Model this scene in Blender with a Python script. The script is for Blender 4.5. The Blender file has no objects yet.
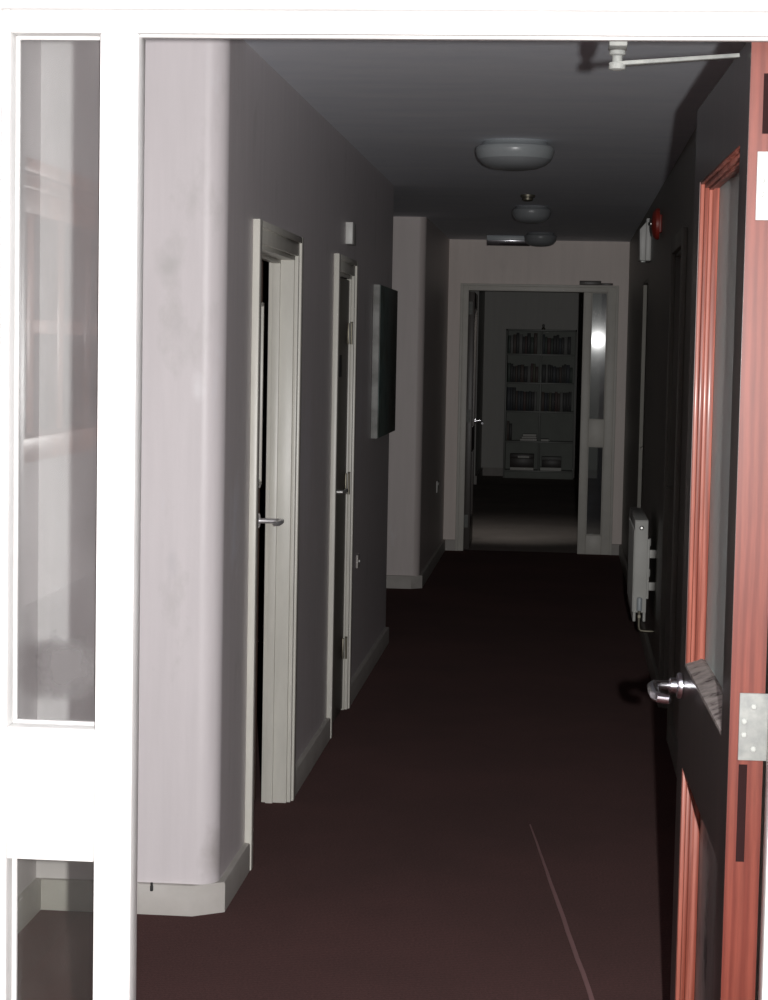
import bpy, bmesh, math, random
from mathutils import Vector, Matrix
random.seed(11)
sc = bpy.context.scene
COL = sc.collection
PI = math.pi

# ------------------------------------------------------------------ materials
def s2l(c):
    return tuple((x / 12.92 if x <= .04045 else ((x + .055) / 1.055) ** 2.4) for x in c)

class NT:
    def __init__(s, name):
        s.m = bpy.data.materials.new(name); s.m.use_nodes = True
        s.t = s.m.node_tree; s.t.nodes.clear()
        s.out = s.n('ShaderNodeOutputMaterial')
    def n(s, kind, **kw):
        nd = s.t.nodes.new(kind)
        for k, v in kw.items():
            if k.startswith('i_'):
                key = k[2:].replace('_', ' ')
                nd.inputs[key].default_value = v
            else:
                setattr(nd, k, v)
        return nd
    def l(s, a, b): s.t.links.new(a, b)
    def ramp(s, fac, stops):
        r = s.n('ShaderNodeValToRGB'); s.l(fac, r.inputs['Fac'])
        el = r.color_ramp.elements
        while len(el) < len(stops): el.new(.5)
        for e, (p, c) in zip(el, stops):
            e.position = p; e.color = (*c, 1) if len(c) == 3 else c
        return r.outputs['Color']
    def coords(s, scale=(1, 1, 1), kind='Object'):
        tc = s.n('ShaderNodeTexCoord'); mp = s.n('ShaderNodeMapping')
        mp.inputs['Scale'].default_value = scale
        s.l(tc.outputs[kind], mp.inputs['Vector'])
        return mp.outputs['Vector']
    def noise(s, vec, scale, detail=4, rough=.6):
        nz = s.n('ShaderNodeTexNoise'); nz.inputs['Scale'].default_value = scale
        nz.inputs['Detail'].default_value = detail; nz.inputs['Roughness'].default_value = rough
        s.l(vec, nz.inputs['Vector']); return nz.outputs['Fac']

def principled(name, base=None, rough=.5, metal=0, spec=.5, stops=None, scale=6, stretch=(1, 1, 1),
               bump=0, bump_scale=60, coat=0, sheen=0, detail=4):
    N = NT(name)
    p = N.n('ShaderNodeBsdfPrincipled')
    p.inputs['Roughness'].default_value = rough; p.inputs['Metallic'].default_value = metal
    p.inputs['Specular IOR Level'].default_value = spec
    p.inputs['Coat Weight'].default_value = coat; p.inputs['Coat Roughness'].default_value = .12
    p.inputs['Sheen Weight'].default_value = sheen
    v = N.coords(stretch)
    if stops is None:
        b = base
        stops = [(.3, tuple(x * .93 for x in b)), (.7, tuple(min(1, x * 1.05) for x in b))]
    N.l(N.ramp(N.noise(v, scale, detail), stops), p.inputs['Base Color'])
    if bump:
        bp = N.n('ShaderNodeBump'); bp.inputs['Strength'].default_value = bump
        bp.inputs['Distance'].default_value = .004
        N.l(N.noise(v, bump_scale, 3), bp.inputs['Height'])
        N.l(bp.outputs['Normal'], p.inputs['Normal'])
    N.l(p.outputs['BSDF'], N.out.inputs['Surface'])
    return N.m

def wall_mat(name, base, stain, scuff, rough=.45, spec=.4, marks=()):
    """painted plaster: faint vertical brushing, darker stains, pale scuffs"""
    N = NT(name); p = N.n('ShaderNodeBsdfPrincipled')
    p.inputs['Roughness'].default_value = rough; p.inputs['Specular IOR Level'].default_value = spec
    v = N.coords((1, 1, 1))
    brush = N.ramp(N.noise(N.coords((6, 6, .5)), 4, 3), [(.3, tuple(x * .95 for x in base)), (.7, tuple(x * 1.02 for x in base))])
    st = N.ramp(N.noise(N.coords((1.6, 1.6, .9)), 3.1, 6, .62), [(.60, (0, 0, 0)), (.72, (1, 1, 1))])
    sf = N.ramp(N.noise(N.coords((3, 3, 1.1)), 2.3, 5, .7), [(.64, (0, 0, 0)), (.74, (1, 1, 1))])
    m1 = N.n('ShaderNodeMixRGB'); m1.inputs[2].default_value = (*stain, 1); N.l(brush, m1.inputs[1])
    mu = N.n('ShaderNodeMath', operation='MULTIPLY'); mu.inputs[1].default_value = .45; N.l(st, mu.inputs[0]); N.l(mu.outputs[0], m1.inputs[0])
    m2 = N.n('ShaderNodeMixRGB'); m2.inputs[2].default_value = (*scuff, 1); N.l(m1.outputs[0], m2.inputs[1])
    mu2 = N.n('ShaderNodeMath', operation='MULTIPLY'); mu2.inputs[1].default_value = .35; N.l(sf, mu2.inputs[0]); N.l(mu2.outputs[0], m2.inputs[0])
    col = m2.outputs[0]
    for (c, rad, tint, amt) in marks:
        tc = N.n('ShaderNodeTexCoord')
        nz = N.n('ShaderNodeTexNoise'); nz.inputs['Scale'].default_value = 14; nz.inputs['Detail'].default_value = 5; N.l(tc.outputs['Object'], nz.inputs['Vector'])
        sc_ = N.n('ShaderNodeVectorMath', operation='SUBTRACT'); sc_.inputs[1].default_value = c; N.l(tc.outputs['Object'], sc_.inputs[0])
        dv = N.n('ShaderNodeVectorMath', operation='DIVIDE'); dv.inputs[1].default_value = rad; N.l(sc_.outputs[0], dv.inputs[0])
        ln = N.n('ShaderNodeVectorMath', operation='LENGTH'); N.l(dv.outputs[0], ln.inputs[0])
        ad = N.n('ShaderNodeMath', operation='MULTIPLY_ADD'); ad.inputs[1].default_value = 2.2; N.l(nz.outputs['Fac'], ad.inputs[0]); N.l(ln.outputs['Value'], ad.inputs[2])
        rm = N.n('ShaderNodeMapRange'); rm.inputs['From Min'].default_value = 1.2; rm.inputs['From Max'].default_value = 2.2; rm.inputs['To Min'].default_value = amt; rm.inputs['To Max'].default_value = 0
        N.l(ad.outputs[0], rm.inputs['Value'])
        mm = N.n('ShaderNodeMixRGB'); mm.inputs[2].default_value = (*tint, 1); N.l(rm.outputs[0], mm.inputs[0]); N.l(col, mm.inputs[1]); col = mm.outputs[0]
    N.l(col, p.inputs['Base Color'])
    bp = N.n('ShaderNodeBump'); bp.inputs['Strength'].default_value = .12; bp.inputs['Distance'].default_value = .004
    N.l(N.noise(v, 30, 4), bp.inputs['Height']); N.l(bp.outputs['Normal'], p.inputs['Normal'])
    N.l(p.outputs['BSDF'], N.out.inputs['Surface'])
    return N.m

def glass_mat(name, dust=0.0, dust_col=(.6, .58, .57), tint=(.93, .95, .94), rough=.0):
    N = NT(name)
    tr = N.n('ShaderNodeBsdfTransparent'); tr.inputs['Color'].default_value = (*tint, 1)
    gl = N.n('ShaderNodeBsdfGlossy'); gl.inputs['Roughness'].default_value = rough
    geo = N.n('ShaderNodeNewGeometry')
    a = N.n('ShaderNodeMath', operation='MULTIPLY'); a.inputs[1].default_value = 1 / 1.5 - 1.5
    N.l(geo.outputs['Backfacing'], a.inputs[0])
    b = N.n('ShaderNodeMath', operation='ADD'); b.inputs[1].default_value = 1.5; N.l(a.outputs[0], b.inputs[0])
    fr = N.n('ShaderNodeFresnel'); N.l(b.outputs[0], fr.inputs['IOR'])
    mx = N.n('ShaderNodeMixShader'); N.l(fr.outputs[0], mx.inputs[0]); N.l(tr.outputs[0], mx.inputs[1]); N.l(gl.outputs[0], mx.inputs[2])
    last = mx.outputs[0]
    if dust:
        df = N.n('ShaderNodeBsdfDiffuse'); df.inputs['Color'].default_value = (*dust_col, 1)
        f = N.ramp(N.noise(N.coords((1, 1, .7)), 7, 6, .65), [(.3, (dust * .6,) * 3), (.6, (dust,) * 3), (.72, (dust * 1.9,) * 3)])
        m2 = N.n('ShaderNodeMixShader'); N.l(f, m2.inputs[0]); N.l(last, m2.inputs[1]); N.l(df.outputs[0], m2.inputs[2])
        last = m2.outputs[0]
    N.l(last, N.out.inputs['Surface'])
    return N.m

def wood_mat(name, dark, light, rough=.35, coat=.3, scale=9, stretch=(14, 9, .9), spec=.5):
    N = NT(name); p = N.n('ShaderNodeBsdfPrincipled')
    p.inputs['Specular IOR Level'].default_value = spec; p.inputs['Roughness'].default_value = rough; p.inputs['Coat Weight'].default_value = coat; p.inputs['Coat Roughness'].default_value = .15
    v = N.coords(stretch)
    w = N.n('ShaderNodeTexWave', wave_type='BANDS', bands_direction='X')
    w.inputs['Scale'].default_value = 1.3; w.inputs['Distortion'].default_value = 7; w.inputs['Detail'].default_value = 3
    N.l(v, w.inputs['Vector'])
    g = N.ramp(w.outputs['Fac'], [(.1, dark), (.75, light)])
    f = N.ramp(N.noise(v, scale, 5), [(.35, (.82, .80, .80)), (.65, (1.05, 1.05, 1.05))])
    mu = N.n('ShaderNodeMixRGB', blend_type='MULTIPLY'); mu.inputs[0].default_value = 1
    N.l(g, mu.inputs[1]); N.l(f, mu.inputs[2]); N.l(mu.outputs[0], p.inputs['Base Color'])
    N.l(p.outputs['BSDF'], N.out.inputs['Surface'])
    return N.m

def carpet_mat(name, a, b):
    N = NT(name); p = N.n('ShaderNodeBsdfPrincipled')
    p.inputs['Roughness'].default_value = 1; p.inputs['Specular IOR Level'].default_value = .0
    p.inputs['Sheen Weight'].default_value = .055; p.inputs['Sheen Roughness'].default_value = .6; p.inputs['Sheen Tint'].default_value = (1, .86, .82, 1)
    v = N.coords((1, 1, 1))
    rib = N.n('ShaderNodeTexWave', wave_type='BANDS', bands_direction='Y'); rib.inputs['Scale'].default_value = 22
    rib.inputs['Distortion'].default_value = 1.5; rib.inputs['Detail'].default_value = 2; N.l(v, rib.inputs['Vector'])
    c1 = N.ramp(N.noise(v, 150, 2), [(.3, a), (.7, b)])
    c2 = N.ramp(N.noise(v, 1.3, 4), [(.35, (.85,) * 3), (.65, (1.1,) * 3)])
    c3 = N.ramp(rib.outputs['Fac'], [(.0, (.85,) * 3), (1, (1.08,) * 3)])
    m = N.n('ShaderNodeMixRGB', blend_type='MULTIPLY'); m.inputs[0].default_value = 1; N.l(c1, m.inputs[1]); N.l(c2, m.inputs[2])
    m2 = N.n('ShaderNodeMixRGB', blend_type='MULTIPLY'); m2.inputs[0].default_value = 1; N.l(m.outputs[0], m2.inputs[1]); N.l(c3, m2.inputs[2])
    N.l(m2.outputs[0], p.inputs['Base Color'])
    bp = N.n('ShaderNodeBump'); bp.inputs['Strength'].default_value = .5; bp.inputs['Distance'].default_value = .004
    N.l(N.noise(v, 220, 2), bp.inputs['Height']); N.l(bp.outputs['Normal'], p.inputs['Normal'])
    N.l(p.outputs['BSDF'], N.out.inputs['Surface'])
    return N.m

M = {}
M['wall'] = wall_mat('lilac_wall_paint', (.66, .615, .63), (.47, .45, .44), (.68, .67, .71),
    marks=[((-1.065, 5.32, 1.775), (.035, .05, .06), (.42, .41, .40), .5), ((-1.04, 5.32, 1.60), (.03, .05, .04), (.45, .43, .43), .35),
           ((-.985, 5.32, 1.44), (.018, .05, .045), (.82, .80, .82), .5), ((-1.05, 5.32, .98), (.02, .05, .06), (.50, .48, .50), .4),
           ((-.917, 5.56, 1.06), (.05, .10, .15), (.80, .79, .86), .6), ((-.93, 5.36, .16), (.05, .06, .09), (.25, .22, .20), .45),
           ((-.917, 7.1, 1.15), (.05, .20, .30), (.75, .72, .80), .35), ((-.917, 8.95, 1.25), (.05, .12, .35), (.75, .73, .78), .3)])
M['wallend'] = wall_mat('mauve_wall_paint', (.74, .655, .61), (.62, .54, .50), (.80, .70, .68))
M['pier'] = wall_mat('pier_wall_paint', (.58, .52, .505), (.42, .39, .37), (.66, .63, .65))
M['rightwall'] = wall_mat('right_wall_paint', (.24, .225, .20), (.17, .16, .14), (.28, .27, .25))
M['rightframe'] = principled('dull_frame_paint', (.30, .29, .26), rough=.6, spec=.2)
M['farwall'] = wall_mat('far_room_paint', (.50, .49, .46), (.4, .39, .38), (.6, .6, .6))
M['lobbywall'] = wall_mat('lobby_paint', (.50, .46, .46), (.4, .37, .37), (.55, .52, .52))
M['ceiling'] = principled('ceiling_paint', rough=.8, spec=.2, scale=2.4, stretch=(1, 3, 1), bump=.25, bump_scale=18,
                          stops=[(.3, (.82, .86, .93)), (.7, (.90, .93, .98))])
M['carpet'] = carpet_mat('maroon_carpet', (.060, .023, .022), (.104, .041, .040))
M['carpet_far'] = carpet_mat('grey_carpet', (.30, .26, .24), (.44, .39, .36))
M['seam'] = principled('carpet_seam', (.26, .14, .14), rough=.9)
M['gloss_white'] = principled('white_gloss_paint', (.575, .57, .56), rough=.38, spec=.25, bump=.04, bump_scale=40)
M['cream_gloss'] = principled('cream_gloss_paint', (.62, .605, .55), rough=.36, spec=.35, bump=.05, bump_scale=25, scale=9, stretch=(2, 2, .6))
M['skirt_paint'] = principled('skirting_paint', rough=.55, spec=.3, scale=7, stops=[(.3, (.40, .375, .35)), (.7, (.48, .455, .43))])
M['far_frame'] = principled('far_frame_paint', (.62, .60, .55), rough=.46, bump=.4, bump_scale=22)
M['redwood'] = wood_mat('red_stained_wood', (.112, .023, .015), (.145, .034, .022), rough=.40, coat=0, spec=.23)
M['orangewood'] = wood_mat('orange_varnished_bead', (.18, .042, .026), (.32, .10, .07), rough=.45, coat=.08, spec=.3)
M['darkwood'] = wood_mat('shade_toned_wood', (.018, .011, .010), (.04, .024, .022), rough=.3, coat=.15, spec=.35)  # dark tone puts the door face's shade into colour; the dado shares it
M['brownwood'] = wood_mat('brown_window_wood', (.22, .075, .045), (.42, .17, .11), rough=.4, coat=.2)
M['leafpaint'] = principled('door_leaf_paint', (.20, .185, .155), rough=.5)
M['darkdoor'] = principled('brown_door_edge', (.24, .15, .12), rough=.5)
M['chrome'] = principled('chrome', (.80, .79, .84), rough=.22, metal=1, scale=20)
M['satin'] = principled('satin_metal', (.85, .84, .86), rough=.42, metal=.8)
M['brushed'] = principled('brushed_steel', (.62, .62, .60), rough=.38, metal=.85, scale=40, stretch=(1, 1, .2))
M['plate'] = principled('zinc_plate', rough=.6, spec=.2, scale=45, detail=5, stops=[(.35, (.17, .175, .17)), (.65, (.235, .24, .225))])
M['white_hinge'] = principled('white_hinge_paint', (.42, .43, .42), rough=.5, spec=.2)
M['screw'] = principled('screw_steel', (.31, .32, .30), rough=.3, metal=0)
M['plastic'] = principled('white_plastic', (.56, .56, .54), rough=.45)
M['greyplastic'] = principled('grey_plastic', (.42, .46, .48), rough=.4)
M['red'] = principled('red_plastic', (.22, .022, .014), rough=.45)
M['opal'] = principled('opal_diffuser', (.30, .32, .33), rough=.3)
M['opal_dark'] = principled('darker_opal', (.22, .23, .24), rough=.35)  # darker opal for the diffusers and the two farther lights
M['rad'] = principled('radiator_enamel', (.55, .55, .52), rough=.5, spec=.3)
M['brass'] = principled('aged_metal', (.20, .185, .145), rough=.45, metal=.8)
M['black'] = principled('black_rubber', (.02, .02, .02), rough=.6)
M['strip'] = principled('intumescent_strip', (.018, .008, .008), rough=.9, spec=.05)
M['dusty'] = principled('dusty_sill', rough=.9, scale=26, detail=6, stops=[(.36, (.05, .03, .03)), (.44, (.22, .19, .18)), (.6, (.33, .29, .27))])
M['canvas'] = principled('picture_canvas', rough=.5, scale=5, detail=6, stops=[(.3, (.035, .06, .06)), (.5, (.10, .14, .13)), (.7, (.05, .055, .045))])
M['canvas_edge'] = principled('picture_edge', rough=.6, scale=4, stretch=(1, 1, 2), stops=[(.35, (.20, .20, .19)), (.6, (.34, .34, .33))])
M['glass'] = glass_mat('clear_glass', dust=.02)
M['glass_dusty'] = glass_mat('dusty_glass', dust=.062, dust_col=(.62, .57, .58), rough=.0)
M['glass_low'] = glass_mat('lower_glass', dust=.018, dust_col=(.6, .58, .55), tint=(.92, .93, .91))
M['glass_far'] = glass_mat('far_glass', dust=.05, dust_col=(.5, .52, .58), rough=.012)
def smudge(mat, c, rad, amt, colr):
    t = mat.node_tree; o = [n for n in t.nodes if n.type == 'OUTPUT_MATERIAL'][0]; prev = o.inputs['Surface'].links[0].from_socket
    tc = t.nodes.new('ShaderNodeTexCoord'); nz = t.nodes.new('ShaderNodeTexNoise'); nz.inputs['Scale'].default_value = 26; nz.inputs['Detail'].default_value = 5
    a = t.nodes.new('ShaderNodeVectorMath'); a.operation = 'SUBTRACT'; a.inputs[1].default_value = c
    b = t.nodes.new('ShaderNodeVectorMath'); b.operation = 'DIVIDE'; b.inputs[1].default_value = rad
    l = t.nodes.new('ShaderNodeVectorMath'); l.operation = 'LENGTH'
    m = t.nodes.new('ShaderNodeMath'); m.operation = 'MULTIPLY_ADD'; m.inputs[1].default_value = 1.2
    g = t.nodes.new('ShaderNodeMapRange'); g.inputs['From Min'].default_value = 1.1; g.inputs['From Max'].default_value = 1.7; g.inputs['To Min'].default_value = amt; g.inputs['To Max'].default_value = 0
    d = t.nodes.new('ShaderNodeBsdfDiffuse'); d.inputs['Color'].default_value = (*colr, 1); x = t.nodes.new('ShaderNodeMixShader')
    K = t.links.new
    K(tc.outputs['Object'], nz.inputs['Vector']); K(tc.outputs['Object'], a.inputs[0]); K(a.outputs[0], b.inputs[0]); K(b.outputs[0], l.inputs[0])
    K(nz.outputs['Fac'], m.inputs[0]); K(l.outputs['Value'], m.inputs[2]); K(m.outputs[0], g.inputs['Value'])
    K(g.outputs[0], x.inputs[0]); K(prev, x.inputs[1]); K(d.outputs[0], x.inputs[2]); K(x.outputs[0], o.inputs['Surface'])
smudge(M['glass_dusty'], (-.775, 3.09, 1.048), (.055, .1, .05), .75, (.125, .118, .118))
_t = M['glass_far'].node_tree
_o = [n for n in _t.nodes if n.type == 'OUTPUT_MATERIAL'][0]; _prev = _o.inputs['Surface'].links[0].from_socket
for _r, _w in ((.045, .0014), (.085, .0009), (.16, .0011)):
    _g = _t.nodes.new('ShaderNodeBsdfGlossy'); _g.inputs['Roughness'].default_value = _r
    _m = _t.nodes.new('ShaderNodeMixShader'); _m.inputs[0].default_value = _w
    _t.links.new(_prev, _m.inputs[1]); _t.links.new(_g.outputs[0], _m.inputs[2]); _prev = _m.outputs[0]
_t.links.new(_prev, _o.inputs['Surface'])
M['glass_door'] = glass_mat('door_glass', dust=.62, dust_col=(.50, .57, .55), rough=.42)
M['glass_door_low'] = glass_mat('door_lower_glass', dust=.62, dust_col=(.10, .085, .085), rough=.42)
M['bookcase'] = principled('bookcase_wood', (.25, .26, .24), rough=.4, scale=8, stretch=(1, 1, 6))
M['bookcase_back'] = principled('bookcase_back', (.30, .32, .29), rough=.6)
M['paper'] = principled('paper', (.86, .85, .80), rough=.6)
M['card'] = principled('dark_card', (.07, .06, .055), rough=.4)
M['leaves'] = principled('dried_leaves', rough=.8, scale=30, stops=[(.35, (.35, .16, .05)), (.6, (.62, .36, .13))])
M['stem'] = principled('dried_stem', (.18, .12, .07), rough=.8)
M['vase'] = principled('vase_glaze', (.16, .12, .11), rough=.25, coat=.3)
M['cobweb'] = principled('cobweb', (.03, .03, .03), rough=.9)

# ------------------------------------------------------------------ mesh helpers
def link(o, parent=None):
    COL.objects.link(o)
    if parent is not None:
        o.parent = parent
    return o

class MB:
    def __init__(s): s.b = bmesh.new()
    def box(s, x0, x1, y0, y1, z0, z1, bev=0, seg=2):
        g = bmesh.new()
        vs = [g.verts.new((x, y, z)) for x in (x0, x1) for y in (y0, y1) for z in (z0, z1)]
        for f in ((0, 1, 3, 2), (4, 6, 7, 5), (0, 4, 5, 1), (2, 3, 7, 6), (0, 2, 6, 4), (1, 5, 7, 3)):
            g.faces.new([vs[i] for i in f])
        if bev:
            bmesh.ops.bevel(g, geom=list(g.edges), offset=bev, segments=seg, profile=.5, affect='EDGES')
        s.merge(g); return s
    def prism(s, pts, a, b, axis='z', bev=0):
        """extrude a closed outline; axis z: pts=(x,y); y: pts=(x,z); x: pts=(y,z)"""
        def P(p, t):
            return {'z': (p[0], p[1], t), 'y': (p[0], t, p[1]), 'x': (t, p[0], p[1])}[axis]
        g = bmesh.new()
        lo = [g.verts.new(P(p, a)) for p in pts]; hi = [g.verts.new(P(p, b)) for p in pts]
        g.faces.new(lo); g.faces.new(hi[::-1])
        n = len(pts)
        for i in range(n):
            g.faces.new((lo[i], hi[i], hi[(i + 1) % n], lo[(i + 1) % n]))
        if bev:
            bmesh.ops.bevel(g, geom=list(g.edges), offset=bev, segments=2, profile=.5, affect='EDGES')
        s.merge(g); return s
    def lathe(s, prof, c=(0, 0, 0), n=40, axis='z'):
        g = bmesh.new(); rings = []
        for r, h in prof:
            ring = []
            for k in range(n if r > 1e-6 else 1):
                a = 2 * PI * k / n
                p = (r * math.cos(a), r * math.sin(a), h)
                p = {'z': p, 'x': (p[2], p[0], p[1]), 'y': (p[0], p[2], p[1])}[axis]
                ring.append(g.verts.new((p[0] + c[0], p[1] + c[1], p[2] + c[2])))
            rings.append(ring)
        for A, B in zip(rings, rings[1:]):
            for k in range(n):
                q = [A[k % len(A)], A[(k + 1) % len(A)], B[(k + 1) % len(B)], B[k % len(B)]]
                u = []
                for v in q:
                    if v not in u: u.append(v)
                if len(u) > 2: g.faces.new(u)
        for R, in ((rings[0],), (rings[-1],)):
            if len(R) > 2: g.faces.new(R)
        s.merge(g); return s
    def tube(s, pts, r, n=12):
        pts = [Vector(p) for p in pts]; rr = r if isinstance(r, (list, tuple)) else [r] * len(pts)
        g = bmesh.new(); rings = []; up = Vector((0, 0, 1))
        for i, p in enumerate(pts):
            t = (pts[min(i + 1, len(pts) - 1)] - pts[max(i - 1, 0)]).normalized()
            a = t.cross(up)
            if a.length < .05: a = t.cross(Vector((1, 0, 0)))
            a.normalize(); b = t.cross(a).normalized()
            rings.append([g.verts.new(p + a * math.cos(2 * PI * k / n) * rr[i] + b * math.sin(2 * PI * k / n) * rr[i]) for k in range(n)])
        for A, B in zip(rings, rings[1:]):
            for k in range(n): g.faces.new((A[k], A[(k + 1) % n], B[(k + 1) % n], B[k]))
        g.faces.new(rings[0]); g.faces.new(rings[-1][::-1])
        s.merge(g); return s
    def merge(s, g):
        bmesh.ops.recalc_face_normals(g, faces=list(g.faces))
        me = bpy.data.meshes.new('tmp'); g.to_mesh(me); g.free(); s.b.from_mesh(me); bpy.data.meshes.remove(me)
    def build(s, name, mat, parent=None, smooth=True, loc=None):
        bmesh.ops.recalc_face_normals(s.b, faces=list(s.b.faces)) if False else None
        me = bpy.data.meshes.new(name); s.b.to_mesh(me); s.b.free()
        me.materials.append(M[mat] if isinstance(mat, str) else mat)
        if smooth:
            for p in me.polygons: p.use_smooth = True
            try: me.set_sharp_from_angle(angle=math.radians(35))
            except Exception: pass
        o = bpy.data.objects.new(name, me)
        if loc: o.location = loc
        return link(o, parent)

def arc(cx, cy, r, a0, a1, n=10):
    return [(cx + r * math.cos(math.radians(a0 + (a1 - a0) * k / n)), cy + r * math.sin(math.radians(a0 + (a1 - a0) * k / n))) for k in range(n + 1)]

def tag(o, label, cat=None, group=None, kind=None):
    o['label'] = label
    if cat: o['category'] = cat
    if group: o['group'] = group
    if kind: o['kind'] = kind
    return o

def struct(o, label=None):
    o['kind'] = 'structure'
    if label: o['label'] = label
    return o

def empty(name, loc, rz=0):
    o = bpy.data.objects.new(name, None); o.location = loc; o.rotation_euler = (0, 0, rz)
    o.empty_display_size = .1
    return link(o)

# ------------------------------------------------------------------ dimensions
CEIL = 2.41
XL, XR = -.917, .465      # corridor wall faces
YP0, YP1 = 3.04, 3.092    # screen partition front / back
YE = 15.52                # end wall
D1 = (5.865, 6.72)         # first left doorway (clear)
D2 = (7.915, 8.515)       # second left doorway
HEAD = 1.87
YW1 = 10.50               # end of first left wall
YP2 = 12.95               # second pier
XA = -1.42                # alcove side wall

# ------------------------------------------------------------------ shell
struct(MB().box(-3.0, 2.2, -2.2, YE + .07, -.1, 0).build('floor', 'carpet', smooth=False), 'maroon ribbed carpet running the length of the corridor')
struct(MB().box(-2.2, 2.2, YE + .07, 25.2, -.1, 0).build('floor_far_room', 'carpet_far', smooth=False), 'grey carpet of the room beyond the far doorway')
struct(MB().box(-3.0, 2.2, -2.2, 25.2, CEIL, CEIL + .12).build('ceiling', 'ceiling', smooth=False), 'blue-grey painted corridor ceiling')

# left wall with its rounded corner, two doorways
w = MB()
out = [(XA, 5.325)] + arc(XL - .06, 5.325 + .06, .06, -90, 0, 12) + [(XL, D1[0]), (XL - .085, D1[0]), (XL - .085, 5.5), (XA, 5.5)]
w.prism(out, 0, CEIL)
w.box(XL - .085, XL, D1[1], D2[0], 0, CEIL)
w.box(XL - .085, XL, D2[1], YW1, 0, CEIL)
w.box(XL - .085, XL, D1[0], D1[1], HEAD, CEIL)
w.box(XL - .085, XL, D2[0], D2[1], HEAD, CEIL)
struct(w.build('wall_left', 'wall'), 'lilac painted left corridor wall with a rounded front corner')
# alcove side wall behind the sidelight
struct(MB().box(XA - .1, XA, YP1, 5.5, 0, CEIL).build('wall_alcove', 'wall'), 'pale side wall seen through the sidelight')
# second pier and rest of left wall
out = [(-1.95, YP2)] + arc(XL - .05, YP2 + .05, .05, -90, 0, 10) + [(XL, YE), (XL - .11, YE), (XL - .11, YP2 + .15), (-1.95, YP2 + .15)]
struct(MB().prism(out, 0, CEIL).build('wall_left_far', 'pier'), 'pale projecting wall pier past the dark picture')
struct(MB().box(-2.05, -1.95, YW1 - .1, YP2 + .15, 0, CEIL).box(-1.95, XL - .11, YW1 - .1, YW1, 0, CEIL).build('wall_recess', 'wall'))
# right wall with two doorways
D5, D6 = (8.07, 8.83), (11.74, 12.50)
w = MB()
HR = 2.0
w.box(XR, XR + .11, YP1, D5[0], 0, CEIL)
w.box(XR, XR + .11, D5[1], D6[0], 0, CEIL)
w.box(XR, XR + .11, D6[1], YE, 0, CEIL)
w.box(XR, XR + .11, *D5, HR, CEIL); w.box(XR, XR + .11, *D6, HR, CEIL)
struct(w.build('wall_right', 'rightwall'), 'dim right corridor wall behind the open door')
# end wall with doorway
w = MB()
w.box(XL - .2, -.79, YE, YE + .14, 0, CEIL); w.box(.36, XR + .2, YE, YE + .14, 0, CEIL); w.box(-.79, .36, YE, YE + .14, 2.05, CEIL)
struct(w.build('wall_end', 'wallend'), 'mauve end wall around the far doorway')
# far room
w = MB()
w.box(-2.2, 2.2, 25.0, 25.1, 0, CEIL)
w.box(-1.6, -.965, 23.3, 25.0, 0, CEIL) if False else w.box(-1.6, -1.02, 23.3, 25.0, 0, CEIL)
w.box(-1.7, -1.6, YE + .14, 25.0, 0, CEIL); w.box(1.7, 1.8, YE + .14, 25.0, 0, CEIL)
w.box(-1.6, -.99, YE + .14, YE + .2, 0, CEIL)
struct(w.build('wall_far_room', 'farwall'), 'grey walls of the dark room with the bookcase')
w = MB(); w.box(-1.02, 1.7, 24.98, 25.0, 0, .1).box(-1.02, -1.0, 23.3, 24.98, 0, .1).box(-1.6, -1.0, 23.28, 23.3, 0, .1)
struct(w.build('baseboard_far_room', 'skirt_paint'))
# lobby around the camera
w = MB()
w.box(-1.40, -1.30, -2.2, .55, 0, CEIL); w.box(-1.40, -1.30, 1.72, YP0, 0, CEIL)
w.box(-1.40, -1.30, .55, 1.72, 0, 1.31); w.box(-1.40, -1.30, .55, 1.72, 1.98, CEIL)
struct(w.build('wall_lobby_left', 'lobbywall'))
struct(MB().box(1.6, 1.7, -2.2, YP0, 0, CEIL).build('wall_lobby_right', 'lobbywall'))
struct(MB().box(-1.40, 1.7, -2.3, -2.2, 0, CEIL).build('wall_lobby_back', 'lobbywall'))

# ------------------------------------------------------------------ skirtings
def skirt_run(mb, pts, h=.085, t=.018):
    """pts: wall-face plan polyline, corridor on its right-hand normal side; profile with rounded top"""
    prof = [(0, 0), (t, 0), (t, h - .006), (t - .003, h - .001), (0, h)]
    g = bmesh.new(); rings = []
    P = [Vector((p[0], p[1])) for p in pts]
    for i, p in enumerate(P):
        d0 = (P[i] - P[i - 1]).normalized() if i else (P[1] - P[0]).normalized()
        d1 = (P[i + 1] - P[i]).normalized() if i < len(P) - 1 else d0
        n0 = Vector((d0.y, -d0.x)); n1 = Vector((d1.y, -d1.x))
        m = (n0 + n1); m = m / max(.3, m.dot(n0))
        rings.append([g.verts.new((p.x + m.x * o_, p.y + m.y * o_, z)) for o_, z in prof])
    for A, B in zip(rings, rings[1:]):
        for k in range(len(prof)):
            k2 = (k + 1) % len(prof)
            g.faces.new((A[k], A[k2], B[k2], B[k]))
    g.faces.new(rings[0]); g.faces.new(rings[-1][::-1])
    mb.merge(g)
b = MB()
skirt_run(b, [(XA + .018, 5.325), (-.985, 5.325), (XL, 5.372), (XL, D1[0] - .062)])
b.prism([(-.985, 5.325), (XL, 5.372), (XL - .03, 5.36), (-.96, 5.33)], 0, .083)
skirt_run(b, [(XL, D1[1] + .062), (XL, D2[0] - .062)])
skirt_run(b, [(XL, D2[1] + .062), (XL, YW1), (XL - .11, YW1)])
struct(b.build('baseboard_left', 'skirt_paint'), 'chipped cream skirting along the left wall, chamfered at the corner')
b = MB(); skirt_run(b, [(XA, YP1 + .01), (XA, 5.325)])
struct(b.build('baseboard_alcove', 'skirt_paint'))
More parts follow.
